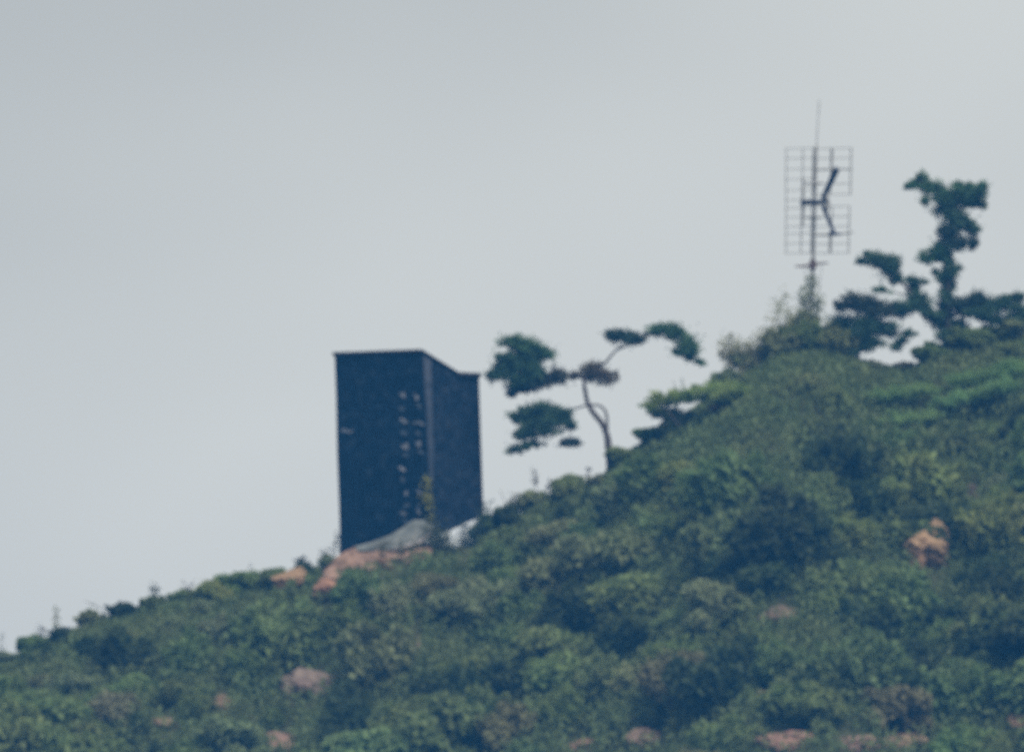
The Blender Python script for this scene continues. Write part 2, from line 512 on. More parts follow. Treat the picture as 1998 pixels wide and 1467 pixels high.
OPEN = [(1420, 808, 170, 85), (1745, 815, 110, 75), (1915, 755, 90, 50)]   # where spreading shrubs lie in front

def inside(lst, px, py):
    return any(((px - a) / c) ** 2 + ((py - b) / d) ** 2 < 1 for a, b, c, d in lst)

def nearest_land(px, py):
    return min(LAND, key=lambda q: (q[0] - px) ** 2 + 2.0 * (q[1] - py) ** 2)[2]

def put_shrub(px, py, Rm, sp, form, sink=0.12, loc=None, zs=1.0):
    if loc is None:
        loc = ground_at(px, py)
    if loc is None: return None
    col, word = SPECIES[sp]
    if form == 'round':
        o = link("shrub", ROUND[random.randrange(len(ROUND))])
        word2 = 'rounded shrub'
    else:
        fm, sm = FEATH[random.randrange(len(FEATH))]
        o = link("shrub", fm)
        st = link("stem", sm, parent=o)
        word2 = 'feathery shrub'
    o.location = (loc[0], loc[1], loc[2] - sink * Rm)
    o.rotation_euler = (random.uniform(-.12, .12), random.uniform(-.12, .12), random.uniform(0, 6.28))
    k = random.uniform(.9, 1.12)
    o.scale = (Rm * k, Rm / k, Rm * random.uniform(1.0, 1.4 if form == 'feathery' else 1.2) * zs)
    j = random.uniform(.88, 1.14)
    o.color = (col[0] * j * random.uniform(.92, 1.08), col[1] * j, col[2] * j * random.uniform(.9, 1.1), 1)
    z = nearest_land(px, py)
    sz = "small " if Rm < .95 else ("large " if Rm > 1.4 else "")
    tag(o, f"{sz}{word} {word2} {z}", "shrub", "shrubs covering the hillside")
    o["_py"] = py
    return o

# slope shrubs on a jittered lattice over the visible hillside
n_s = 0
ridge_py = lambda px: float(np.interp(px, [a for a, b in RIDGE], [b for a, b in RIDGE]))
rows = np.arange(700, 1560, 52)
spots = []
for ri, py0 in enumerate(rows):
    for px0 in np.arange(-50, 2060, 84):
        px = px0 + (42 if ri % 2 else 0) + random.uniform(-26, 26)
        py = py0 + random.uniform(-18, 18)
        if py < ridge_py(px) + 24: continue
        spots.append((px, py))
def rock_block(px, py, Rm):
    for (a, b, rx, ry, *_r) in ROCKS:
        r = Rm / M
        # a shrub whose crown would stand in front of the rock
        if abs(px - a) < rx * 0.85 + r * 0.6 and b - ry * 0.5 < py < b + ry + r * 1.05:
            return True
    return False
for px, py in spots:
    Rm = random.choice([.8, 1.1, 1.3, 1.5, 1.75, 2.1]) * random.uniform(.9, 1.1) * (0.7 if py < ridge_py(px) + 60 else 1)
    if 640 < px < 935 and py < 1128 + Rm * 46 * (px < 800): continue
    if inside(OPEN, px, py): continue
    above = py - ridge_py(px)
    if 515 < px < 660 and py < 1225: Rm = min(Rm, .42)
    if above < 150: Rm = min(Rm, (.30 + above * M * .42) * random.uniform(.65, 1.35))
    if inside(OPEN, px, py - Rm / M * 1.05): Rm = min(Rm, .8)
    if rock_block(px, py, Rm):
        Rm = min(Rm * .5, .6)
        if rock_block(px, py, Rm):
            Rm = .32
            if rock_block(px, py, Rm): continue
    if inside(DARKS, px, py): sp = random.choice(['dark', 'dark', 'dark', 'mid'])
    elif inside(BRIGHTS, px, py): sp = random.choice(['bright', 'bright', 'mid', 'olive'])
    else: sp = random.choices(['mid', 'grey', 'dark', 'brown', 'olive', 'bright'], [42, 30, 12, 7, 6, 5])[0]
    form = 'round' if random.random() < 0.22 else 'feathery'
    if put_shrub(px, py, Rm, sp, form): n_s += 1
# shrubs whose words still coincide are told apart by their height on the slope
same = {}
for o in list(COL.objects):
    if "_py" in o: same.setdefault(o["label"], []).append(o)
ORD = {2: ['upper of two', 'lower of two'], 3: ['uppermost of three', 'middle of three', 'lowest of three'],
       4: ['uppermost of four', 'second highest of four', 'third highest of four', 'lowest of four'],
       5: ['uppermost of five', 'second highest of five', 'middle of five', 'second lowest of five', 'lowest of five'],
       6: ['uppermost of six', 'second highest of six', 'third highest of six', 'third lowest of six', 'second lowest of six', 'lowest of six']}
for lab, os_ in same.items():
    os_.sort(key=lambda o: o["_py"])
    if len(os_) > 1:
        for o, w in zip(os_, ORD.get(len(os_)) or ['uppermost of many'] + [f"{n_} from the top" for n_ in ('second', 'third', 'fourth', 'fifth', 'sixth', 'seventh', 'eighth', 'ninth', 'tenth', 'eleventh')]):
            o["label"] = f"{w}: {lab}"
for o in list(COL.objects):
    if "_py" in o: del o["_py"]
print("slope shrubs", n_s)

# skyline shrubs, each with its own words
SKY = [  # px, ridge-top py, radius m, height scale, species, form, label
    (12, 1272, .75, .8, 'grey', 'round', 'low grey green shrub at the far left end of the skyline'),
    (62, 1246, .70, .9, 'mid', 'round', 'small green shrub second from the left end of the skyline'),
    (118, 1222, .75, .9, 'dark', 'feathery', 'dark shrub on the skyline under the yellowish spike'),
    (175, 1190, .75, .8, 'grey', 'feathery', 'grey green shrub on the skyline right of the yellowish spike'),
    (238, 1172, .85, .9, 'dark', 'feathery', 'dark arching shrub on the left skyline'),
    (300, 1160, .75, .85, 'olive', 'feathery', 'olive shrub on the left skyline beside bare twigs'),
    (360, 1150, .70, .85, 'mid', 'round', 'small mid green shrub between bare twigs on the skyline'),
    (415, 1140, .75, .8, 'olive', 'round', 'yellowish rounded shrub on the skyline left of the fresh green one'),
    (475, 1120, .95, .8, 'bright', 'round', 'broad fresh green shrub on the skyline left of the tower'),
    (540, 1112, .80, .8, 'mid', 'round', 'mid green shrub on the skyline two shrubs left of the tower'),
    (592, 1092, .60, .8, 'dark', 'feathery', 'small dark pointed shrub on the skyline near the tower'),
    (640, 1078, .50, .8, 'grey', 'feathery', 'small shrub touching the left foot of the blue tower'),
    (932, 1026, .42, .9, 'mid', 'feathery', 'small feathery shrub under the right end of the tower'),
    (962, 1004, .75, .9, 'mid', 'round', 'rounded shrub against the right foot of the blue tower'),
    (1000, 985, .85, .9, 'dark', 'round', 'dark rounded shrub on the saddle between tower and lone pine'),
    (1050, 958, .80, .8, 'grey', 'round', 'grey green shrub on the saddle below the thin weeds'),
    (1110, 934, .90, .75, 'olive', 'round', 'yellow edged shrub on the skyline left of the lone pine trunk'),
    (1165, 918, .70, .85, 'brown', 'feathery', 'brownish shrub at the left foot of the lone pine'),
    (1215, 880, .90, .9, 'mid', 'round', 'mid green shrub right of the lone pine trunk'),
    (1275, 845, .90, .8, 'bright', 'round', 'fresh green shrub under the overhang of the flat topped shrub'),
    (1420, 708, 1.0, 1.1, 'grey', 'feathery', 'grey feathery sapling left of the antenna with a square top'),
    (1470, 672, 1.2, .95, 'grey', 'feathery', 'pale feathery sapling second from the left beside the antenna'),
    (1520, 640, 1.3, 1.1, 'grey', 'feathery', 'tall pale sapling leaning right up to the antenna mast'),
    (1580, 612, 1.2, 1.25, 'mid', 'feathery', 'green sapling climbing round the antenna mast'),
    (1630, 640, 1.1, 1.0, 'grey', 'feathery', 'grey green sapling between the mast and the crouching pine'),
    (1700, 700, .70, .7, 'grey', 'feathery', 'low pale shrub under the crouching pine where sky shows'),
    (1765, 702, .65, .65, 'brown', 'feathery', 'low brownish shrub in the gap between two pines'),
    (1815, 668, 1.05, .9, 'mid', 'feathery', 'mid green shrub left of the tall pine trunk'),
    (1890, 640, 1.2, .85, 'bright', 'round', 'fresh green shrub right of the tall pine trunk'),
    (1950, 632, 1.2, .9, 'mid', 'feathery', 'mid green shrub under the right limb of the tall pine'),
    (2005, 622, 1.2, .9, 'grey', 'round', 'grey green shrub at the right end of the skyline'),
]
for (px, py, Rm, zs, sp, form, lab) in SKY:
    Y = random.uniform(-1.0, 0.2)
    g = P(px, py, Y)
    z = hz(g[0], Y)
    top = g[2]
    o = put_shrub(px, py, Rm, sp, form, 0.05, (g[0], Y, z))
    hgt = max(.45, top - z)
    base = 0.85 if form == 'round' else 1.2
    o.scale.z = max(hgt * 1.02 / base, .5 * Rm)
    o["label"] = lab
    o["group"] = "shrubs along the skyline"
    del o["_py"]

# ------------------------------------------------------------------ rocks
def rock_mesh(seed, rx, ry, rz):
    rg = np.random.default_rng(seed)
    import bmesh
    bm = bmesh.new()
    bmesh.ops.create_icosphere(bm, subdivisions=4, radius=1)
    cuts = [(unit(rg.normal(size=3)), 0.55 + 0.3 * rg.random()) for _ in range(11)]
    ph = rg.random(6) * 6
    for vtx in bm.verts:
        p = np.array(vtx.co)
        p = np.sign(p) * np.abs(p) ** 0.8
        for nrm, dd in cuts:
            e = p @ nrm - dd
            if e > 0: p = p - nrm * e * 0.95
        p = p * (1 + 0.07 * math.sin(13 * p[0] + 9 * p[2] + ph[3]) * math.sin(11 * p[1] + 8 * p[0] + ph[4]) + 0.05 * math.sin(21 * p[2] + 15 * p[0] + ph[5]))
        p = p * (1 + 0.06 * math.sin(5 * p[0] + ph[0]) + 0.05 * math.sin(7 * p[1] + ph[1] + 3 * p[2]) + 0.04 * math.sin(11 * p[2] + ph[2]))
        vtx.co = (p[0] * rx, p[1] * ry, p[2] * rz)
    me = bpy.data.meshes.new("rock"); bm.to_mesh(me); bm.free()
    return me
for i, (px, py, rx, ry, c, lab, nm) in enumerate(ROCKS):
    g = ground_at(px, py + ry * 0.25)
    if g is None:
        q = P(px, py, -0.9); g = np.array([q[0], -0.9, q[2]])
    me = rock_mesh(500 + i, rx * M * 1.2, rx * M * 0.9, ry * M * 1.3)
    o = link(nm, me, M_ROCK)
    o.location = (g[0], g[1] + rx * M * 0.15, g[2] - ry * M * 0.05)
    if px in (566, 638): o.location.z += ry * M * .75; o.location.y -= .5
    if ry > 25: o.location.z += ry * M * (.8 if ry > 40 else .35)
    sl = math.radians(random.uniform(-14, -4)) if i else math.radians(-9)
    o.rotation_euler = (math.radians(18), sl, random.uniform(-.3, .3))
    c = (c[0] * .86, c[1] * .80, c[2] * .70)
    o.color = (*c, 1)
    tag(o, lab, "rock")
    # loose lumps that lie on the larger outcrops are pieces of the outcrop
    if rx > 35:
        for k in range(4):
            ch = link("boulder", rock_mesh(700 + i * 7 + k, rx * M * random.uniform(.22, .4), rx * M * .3, ry * M * random.uniform(.3, .55)), M_ROCK, o)
            ch.location = (rx * M * random.uniform(-.85, .85), -rx * M * random.uniform(.35, .75), ry * M * random.uniform(-.4, .5))
            jj = random.uniform(.75, 1.3)
            ch.color = (c[0] * jj, c[1] * jj * random.uniform(.9, 1.05), c[2] * jj, 1)

# ------------------------------------------------------------------ undergrowth between the shrubs
N = 360000
gx = rng.uniform(-27, 27, N); gy = -32 + 38 * rng.random(N)
gz = hill_h(gx, gy)
# keep the bare ledge and stones clear
keep = np.ones(N, bool)
kk = 40.0 / W / DIST
cpt, spt = math.cos(PITCH), math.sin(PITCH)
vv_ = np.stack([gx, gy, gz], -1) - CAM
fw = vv_[:, 1] * cpt + vv_[:, 2] * spt
sx = W / 2 + vv_[:, 0] / fw / kk; sy = H / 2 - (-vv_[:, 1] * spt + vv_[:, 2] * cpt) / fw / kk
for (a, b, rx, ry, *_r) in ROCKS:
    keep &= ~(((sx - a) / (rx * .9)) ** 2 + ((sy - b - 10) / (ry * .9 + 14)) ** 2 < 1)
keep &= ~((sx > 660) & (sx < 930) & (sy < 1100))
keep &= ~((sx > 626) & (sx < 800) & (sy < 1150 - .12 * (sx - 626)))
gx, gy, gz = gx[keep], gy[keep], gz[keep]
hh = rng.random(len(gx)) ** 1.3 * np.clip(.12 + (-gy) * .2, .12, 1.25)
C = np.stack([gx, gy, gz + hh], -1)
D = np.stack([rng.normal(size=len(gx)) * .7, rng.normal(size=len(gx)) * .7, 0.6 + rng.random(len(gx))], -1)
L = 0.14 + 0.16 * rng.random(len(gx))
vv, ff, tn = leaves(C, D, L, L * .5, rng)
ug = link("undergrowth", mesh_np("undergrowth", vv, ff, var=tn), M_LEAF)
ug.color = (.15, .20, .08, 1)
tag(ug, "low grass and leaves growing between the shrubs on the slope", None, None, "stuff")

# ------------------------------------------------------------------ the dark blue tower on the ridge
YC, YL, YR = -0.6, 1.0, 1.3     # distance of the front corner and of both ends
tower = empty("tower_screen", P(822, 1060, YC))
tag(tower, "tall dark blue tower like screen with a slanted right top standing on the ridge", "tower")
TL = np.array(tower.location)

def slab(poly, thick_dir, t):
    """closed slab from a polygon given in place coordinates"""
    A = [np.asarray(p, float) for p in poly]; B = [a + np.asarray(thick_dir) * t for a in A]
    n = len(A); V = A + B
    F = [tuple(range(n)), tuple(range(2 * n - 1, n - 1, -1))]
    for i in range(n):
        j = (i + 1) % n
        F.append((i, i + n, j + n, j))
    return V, F

def part(name, VF, mat, parent=tower, origin=TL, smooth=False):
    V, F = VF
    return link(name, mesh_py(name, rel(V, origin), F, smooth), mat, parent)

def wavy_panel(tl, tr, bl, br, nu, nv, amp, ndir, seed, topf=None):
    """cloth face: bilinear patch with gentle folds, given depth; returns front grid with a closed back"""
    rg = np.random.default_rng(seed)
    V = []
    ph = rg.random(8) * 6
    for j in range(nv + 1):
        for i in range(nu + 1):
            u, w = i / nu, j / nv
            top = (1 - u) * tl + u * tr if topf is None else topf(u)
            bot = (1 - u) * bl + u * br
            p = (1 - w) * top + w * bot
            edge = min(u, 1 - u, w, 1 - w); e = min(1, edge * 8)
            d = amp * e * (math.sin(9 * u + ph[0] + 2 * w) * .5 + math.sin(14 * w + ph[1] + 3 * u) * .5 + .5 * math.sin(23 * u + 17 * w + ph[2]))
            # ragged side hems
            side = 0
            if i in (0, nu): side = amp * .25 * math.sin(11 * w + ph[3] + i)
            V.append(p + ndir * d + np.array([side, 0, 0]))
    F = [(j * (nu + 1) + i, (j + 1) * (nu + 1) + i, (j + 1) * (nu + 1) + i + 1, j * (nu + 1) + i + 1) for j in range(nv) for i in range(nu)]
    n = len(V)
    V += [p - ndir * 0.12 for p in V]
    F += [tuple(reversed([k + n for k in q])) for q in F]
    def rim(a):
        for k in range(len(a) - 1):
            F.append((a[k + 1], a[k], a[k] + n, a[k + 1] + n))
    rim([i for i in range(nu + 1)]); rim([nv * (nu + 1) + i for i in range(nu, -1, -1)])
    rim([j * (nu + 1) for j in range(nv, -1, -1)]); rim([j * (nu + 1) + nu for j in range(nv + 1)])
    return V, F

LT, LB = P(653, 691, YL), P(664, 1085, YL)
CT, CB = P(822, 685, YC), P(843, 1050, YC)
RT, RB = P(932, 731, YR), P(941, 1006, YR)
nL = unit(np.cross(CT - LT, LB - LT)); nL = nL if nL[1] < 0 else -nL
nR = unit(np.cross(RT - CT, CB - CT)); nR = nR if nR[1] < 0 else -nR
def lerpY(px):  # depth along the right face
    return YC + (YR - YC) * (px - 822) / (932 - 822)
top_poly = [(0.0, CT), (0.645, P(893, 729, lerpY(893))), (1.0, RT)]
def right_top(u):
    for (a, p), (b, q) in zip(top_poly, top_poly[1:]):
        if u <= b: return p + (q - p) * ((u - a) / (b - a))
    return RT
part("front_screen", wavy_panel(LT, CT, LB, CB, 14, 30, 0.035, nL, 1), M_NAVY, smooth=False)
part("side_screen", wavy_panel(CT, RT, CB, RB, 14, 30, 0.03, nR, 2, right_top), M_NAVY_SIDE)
# closed at the back with two plain panels and a sloping lid, so it has a body
BT, BB = np.array([(LT[0] + RT[0]) / 2 + .1, 3.0, RT[2] + .1]), np.array([(LB[0] + RB[0]) / 2 + .2, 3.0, RB[2] - 1.0])
inn = 0.14
def pull(p, q, t): return p + (q - p) * t
cen = (LT + CT + RT + BT) / 4
def inner(p): return p + (np.array([cen[0], cen[1], p[2]]) - p) * 0.06
bk = [inner(LT) - [0, 0, .05], inner(BT), inner(BB), inner(LB)]
part("back_screen", slab(bk, (0, 1, 0), .06), M_NAVY)
bk = [inner(BT), inner(RT) - [0, 0, .05], inner(RB), inner(BB)]
part("back_screen", slab(bk, (0, 1, 0), .06), M_NAVY)
lid = [inner(LT) - [0, 0, .12], inner(CT) - [0, 0, .12], inner(P(893, 729, lerpY(893))) - [0, 0, .12], inner(RT) - [0, 0, .12], inner(BT) - [0, 0, .12]]
part("lid", slab(lid, (0, 0, -1), .06), M_EDGE)
# rails along the tops
def rail(a, b, r, mat, name, off=(0, 0, 0), sides=6):
    o = np.asarray(off)
    return part(name, tube([a + o, b + o], [r, r], sides), mat)
rail(P(651, 691, YL), P(824, 685, YC), .075, M_EDGE, "top_rail", nL * .05)
rail(CT, P(893, 729, lerpY(893)), .06, M_EDGE, "sloping_rail", nR * .05)
rail(P(890, 731, lerpY(890)), P(934, 733, YR), .11, M_EDGE, "end_rail", nR * .05)
rail(RT, RB, .05, M_EDGE, "end_post", nR * .0)
# corner strip: paler worn seam where the two screens meet
cs = [CT + nR * .04 + [0, 0, -.1], P(843, 700, lerpY(834)) + nR * .05, P(857, 1035, lerpY(849)) + nR * .05, CB + nR * .04]
part("corner_strip", slab([P(823, 695, YC) + nR * .07, P(838, 703, lerpY(836)) + nR * .07, P(846, 940, lerpY(846)) + nR * .07, P(836, 940, YC + .02) + nR * .07], nR, .03), M_CORNER)
# posts that carry it above the ground
for (px, py0, Y) in ((843, 1040, YC + .1), (938, 1000, YR - .05), (666, 1078, YL + .1)):
    a = P(px, py0, Y); b = np.array([a[0], a[1], hz(a[0], a[1]) - .2])
    part("post", tube([a + [0, 0, .6], b], [.07, .08], 8), M_EDGE)
# two columns of pale worn marks down the front screen near the corner
def front_pt(px, py):
    """point on the front screen plane"""
    u = (px - 652) / (830 - 652)
    q = P(px, py, YL + (YC - YL) * u)
    return q + nL * .075
def mark(px, py, w, h, seed, mat=M_PALE):
    rg = np.random.default_rng(seed)
    parts = []
    for k in range(3):   # a few broken strokes
        a = front_pt(px + rg.uniform(-.55, .3) * w, py - h * rg.uniform(.1, .5)); b = front_pt(px + rg.uniform(-.1, .55) * w, py + h * rg.uniform(.0, .5))
        t = unit(b - a); s = unit(np.cross(t, nL)) * rg.uniform(.03, .065)
        parts.append(slab([a - s, b - s * .6, b + s * .6, a + s], nL, .012))
    part("painted_mark", join(parts), mat)
seed = 0
for row, py in enumerate((774, 823, 869, 916, 964, 1004)):
    for px in (789 + random.uniform(-4, 4), 814 + row * 1.0 + random.uniform(-4, 4)):
        seed += 1
        if seed in (8,): continue
        mark(px, py + random.uniform(-8, 8), random.uniform(11, 21), random.uniform(9, 18), 900 + seed)
        mark(px + random.uniform(-7, 7), py + random.uniform(14, 26), 15, 12, 930 + seed, M_FAINT)
mark(680, 841, 26, 7, 990)

# grey canvas sheet heaped against the foot of the tower
def drape(outline_top, outline_bot, Ytop, Ybot, nu, nv, seed, puff=.25):
    rg = np.random.default_rng(seed); ph = rg.random(5) * 6
    V = []
    tx = np.linspace(0, 1, len(outline_top)); bx = np.linspace(0, 1, len(outline_bot))
    for j in range(nv + 1):
        for i in range(nu + 1):
            u, w = i / nu, j / nv
            a = P(np.interp(u, tx, [q[0] for q in outline_top]), np.interp(u, tx, [q[1] for q in outline_top]), Ytop)
            b = P(np.interp(u, bx, [q[0] for q in outline_bot]), np.interp(u, bx, [q[1] for q in outline_bot]), Ybot)
            p = (1 - w) * a + w * b
            p = p + np.array([0, -1, .3]) * puff * math.sin(math.pi * min(1, w * 1.1)) * (.6 + .4 * math.sin(9 * u + ph[0]) + .25 * math.sin(17 * u + 6 * w + ph[1]))
            V.append(p)
    F = [(j * (nu + 1) + i, (j + 1) * (nu + 1) + i, (j + 1) * (nu + 1) + i + 1, j * (nu + 1) + i + 1) for j in range(nv) for i in range(nu)]
    n = len(V); V += [p + np.array([0, .05, -.04]) for p in V]
    F += [tuple(reversed([k + n for k in q])) for q in F]
    return V, F
V, F = drape([(634, 1112), (660, 1084), (690, 1068), (730, 1066), (780, 1068), (815, 1066), (842, 1062)],
             [(630, 1126), (660, 1130), (700, 1132), (740, 1132), (764, 1128), (800, 1096), (842, 1088)], -1.0, -2.3, 40, 14, 33, .12)
rgb_ = np.random.default_rng(77)
V = [np.asarray(p) + np.array([0, -1, .5]) * .07 * rgb_.random() for p in V]
org = np.mean(np.asarray(V), axis=0)
bank = link("earth_bank", mesh_py("earth_bank", rel(V, org), F, False), M_EARTH)
bank.location = org
tag(bank, "bare reddish earth bank right under the dark blue tower", "earth bank")
V, F = drape([(690, 1066), (725, 1057), (760, 1044), (785, 1029), (806, 1014), (828, 1014), (846, 1026)],
             [(700, 1074), (730, 1072), (760, 1070), (785, 1070), (800, 1068), (825, 1058), (848, 1044)], -.85, -1.35, 24, 8, 31)
org = np.mean(np.asarray(V), axis=0)
tarp = link("canvas_sheet", mesh_py("canvas_sheet", rel(V, org), F, True), M_TARP)
tarp.location = org
tag(tarp, "grey canvas sheet heaped against the foot of the dark blue tower", "canvas sheet")
hem = link("hem", mesh_py("hem", rel(tube([P(768, 1071, -1.45), P(800, 1064, -1.48), P(822, 1055, -1.45), P(838, 1042, -1.35)], [.05, .085, .085, .04], 6)[0], org), tube([P(768, 1071, -1.45), P(800, 1064, -1.48), P(822, 1055, -1.45), P(838, 1042, -1.35)], [.05, .085, .085, .04], 6)[1]), M_TARPEDGE, tarp)

# ------------------------------------------------------------------ leafy stems built one by one (saplings, weeds, bare twigs, climbers)
def leafy_plant(name, stems, col, label, cat, nleaf=60, spread=.1, leafL=.11, r=.012, top_only=False, seed=0, mat=M_LEAF):
    """stems: lists of (px,py,Y) from foot to tip"""
    rg = np.random.default_rng(seed)
    foot = P(*stems[0][0])
    root = empty(name, foot)
    tag(root, label, cat)
    tubes = []; C = []; D = []
    for st in stems:
        pts = np.array([P(*q) for q in st])
        tubes.append(tube(pts, np.linspace(r, r * .45, len(pts)), 5))
        t = rg.random(nleaf) * (len(pts) - 1)
        if top_only: t = (len(pts) - 1) * (1 - .35 * rg.random(nleaf))
        i = np.minimum(t.astype(int), len(pts) - 2); f_ = (t - i)[:, None]
        q = pts[i] * (1 - f_) + pts[i + 1] * f_ + rg.normal(size=(nleaf, 3)) * spread
        C.append(q); D.append(rg.normal(size=(nleaf, 3)) + np.array([0, 0, .6]))
    V, F = join(tubes)
    link("stem", mesh_py("stem", rel(V, foot), F), M_TWIG, root)
    if nleaf:
        C = np.concatenate(C); D = np.concatenate(D)
        L = leafL * (.7 + .7 * rg.random(len(C)))
        vv, ff, tn = leaves(rel(C, foot), D, L, L * .55, rg)
        o = link("foliage", mesh_np("foliage", vv, ff, var=tn), mat, root)
        o.color = (*col, 1)
    return root

leafy_plant("climbing_plant", [[(838, 1030, -1.05), (841, 985, -1.0), (836, 945, -.95), (833, 928, -.9)], [(841, 990, -1.0), (832, 970, -1.0), (827, 968, -1.0)]],
            (.27, .27, .06), "yellowish plant climbing the corner of the dark blue tower", "plant", 110, .09, .13, seed=41)
leafy_plant("weed", [[(832, 1062, -1.5), (838, 1040, -1.5), (833, 1012, -1.5)], [(850, 1070, -1.5), (856, 1045, -1.5), (846, 1020, -1.5)], [(860, 1070, -1.5), (868, 1055, -1.5), (872, 1040, -1.5)]],
            (.12, .13, .07), "leafy weeds in front of the corner foot of the tower", "weed", 110, .16, .12, seed=42)
leafy_plant("weed", [[(744, 1092, -2.2), (748, 1076, -2.2), (745, 1062, -2.2)], [(778, 1090, -2.2), (782, 1074, -2.2), (786, 1060, -2.2)], [(800, 1088, -2.2), (806, 1070, -2.2), (812, 1058, -2.2)]],
            (.12, .13, .07), "low leafy weeds along the front of the canvas sheet", "weed", 90, .13, .12, seed=64)
leafy_plant("weed", [[(848, 1085, -1.3), (852, 1060, -1.3), (850, 1038, -1.3)], [(862, 1085, -1.3), (866, 1062, -1.3), (862, 1045, -1.3)], [(880, 1088, -1.3), (884, 1075, -1.3), (890, 1062, -1.3)]],
            (.10, .12, .06), "dense weeds left of the bright gap under the tower", "weed", 300, .17, .12, seed=65)
leafy_plant("weed", [[(902, 1078, -.6), (904, 1050, -.6), (903, 1018, -.6)]], (.06, .085, .06),
            "thin stalk dividing the bright gap under the tower", "weed", 190, .08, .12, seed=43)
leafy_plant("weed", [[(926, 1075, -.8), (930, 1040, -.8), (944, 1010, -.8), (948, 985, -.8)], [(918, 1075, -.8), (924, 1055, -.8), (927, 1030, -.8)], [(936, 1075, -.8), (945, 1040, -.8), (958, 1010, -.8)]],
            (.05, .08, .055), "leafy weeds right of the bright gap under the tower", "weed", 300, .17, .12, seed=44)
leafy_plant("weed", [[(1050, 975, -.5), (1046, 950, -.5), (1045, 925, -.5), (1038, 908, -.5)], [(1046, 945, -.5), (1040, 930, -.5)]],
            (.12, .11, .085), "thin pale weed standing on the saddle with a nodding top", "weed", 34, .07, .1, seed=45)
leafy_plant("weed", [[(1075, 960, -.5), (1072, 935, -.5)], [(1068, 958, -.5), (1070, 945, -.5)]], (.11, .1, .08),
            "short brownish weed just right of the thin pale weed", "weed", 34, .07, .1, seed=46)
leafy_plant("twig", [[(992, 1000, -.5), (984, 975, -.5), (974, 955, -.5)]], (.06, .08, .05), "bare twig leaning left on the saddle", "twig", 0, seed=47, r=.018)
leafy_plant("weed", [[(1008, 985, -.5), (1006, 968, -.5), (1008, 962, -.5)], [(1000, 990, -.5), (996, 975, -.5)]], (.12, .12, .07),
            "olive weed on the saddle beside the bare twig", "weed", 50, .09, .1, seed=48)
leafy_plant("weed", [[(1145, 930, -.5), (1148, 918, -.5), (1148, 912, -.5)]], (.12, .1, .09), "brown weed sticking up left of the lone pine foot", "weed", 34, .06, .1, seed=49)
leafy_plant("sapling", [[(112, 1240, -.5), (108, 1212, -.5), (108, 1186, -.5)]], (.17, .19, .05), "yellowish upright spike on the left skyline", "sapling", 80, .085, .12, seed=50)
leafy_plant("weed", [[(82, 1250, -.5), (80, 1228, -.5)]], (.05, .055, .055), "dark stubby weed left of the yellowish spike", "weed", 70, .1, .12, seed=51)
leafy_plant("twig", [[(205, 1195, -.5), (185, 1180, -.5), (165, 1172, -.5)]], (.1, .1, .1), "bare twig pointing left on the left skyline", "twig", 5, .05, .1, seed=52, r=.02)
leafy_plant("weed", [[(298, 1180, -.5), (300, 1160, -.5), (303, 1148, -.5)]], (.06, .085, .055), "dark green tuft rising from the left skyline", "weed", 90, .12, .12, seed=53)
leafy_plant("twig", [[(368, 1175, -.5), (368, 1150, -.5), (355, 1130, -.5)], [(368, 1150, -.5), (378, 1135, -.5)], [(368, 1150, -.5), (350, 1145, -.5)]],
            (.1, .09, .08), "branching bare twig on the skyline left of the yellowish rounded shrub", "twig", 10, .06, .09, seed=54, r=.02)
leafy_plant("sapling", [[(408, 1170, -.5), (406, 1150, -.5), (405, 1130, -.5)]], (.16, .17, .06), "small yellow green sprout on the skyline right of the branching twig", "sapling", 60, .1, .12, seed=55)
leafy_plant("weed", [[(490, 1130, -.5), (488, 1110, -.5), (487, 1098, -.5)]], (.1, .1, .08), "thin upright weed above the broad fresh green shrub", "weed", 14, .05, .08, seed=56)
leafy_plant("weed", [[(587, 1110, -.5), (583, 1090, -.5)], [(592, 1112, -.5), (598, 1095, -.5)]], (.04, .06, .05), "dark pointed tuft on the skyline left of the tower", "weed", 90, .1, .13, seed=57)
leafy_plant("weed", [[(650, 1085, -.5), (655, 1062, -.3), (658, 1045, -.3)], [(634, 1088, -.5), (632, 1075, -.5)]], (.05, .06, .055), "grey tuft leaning on the left edge of the tower", "weed", 60, .09, .11, seed=58)
leafy_plant("sapling", [[(4, 1275, -.5), (3, 1255, -.5), (5, 1235, -.5)]], (.08, .11, .085), "pale sapling top at the very left edge", "sapling", 30, .09, .11, seed=59)
# pale feathery stems beside the mast
leafy_plant("sapling", [[(1425, 740, -.6), (1423, 690, -.6), (1421, 655, -.6)], [(1423, 700, -.6), (1408, 678, -.6)], [(1425, 720, -.6), (1440, 665, -.6)]],
            (.32, .32, .19), "pale square topped sapling at the left end of the antenna thicket", "sapling", 190, .15, .13, seed=60)
leafy_plant("sapling", [[(1490, 720, -.6), (1505, 650, -.6), (1518, 605, -.6), (1530, 580, -.6)], [(1500, 700, -.6), (1520, 640, -.6), (1545, 610, -.6)]],
            (.30, .31, .18), "slender arching sapling left of the antenna mast", "sapling", 260, .17, .13, seed=61)
leafy_plant("sapling", [[(1575, 660, -.9), (1578, 600, -.9), (1582, 555, -.9), (1584, 540, -.9)], [(1580, 640, -.9), (1572, 590, -.9), (1568, 572, -.9)], [(1585, 640, -.9), (1598, 600, -.9), (1596, 585, -.9)]],
            (.22, .25, .14), "vine covered stem climbing the foot of the antenna mast", "sapling", 230, .15, .13, seed=62)
leafy_plant("weed", [[(1318, 770, -.8), (1315, 745, -.8)], [(1328, 770, -.8), (1332, 742, -.8)], [(1340, 770, -.8), (1338, 750, -.8)]],
            (.13, .16, .09), "thin pale stalks sprouting from the flat topped shrub", "weed", 12, .05, .09, seed=63)

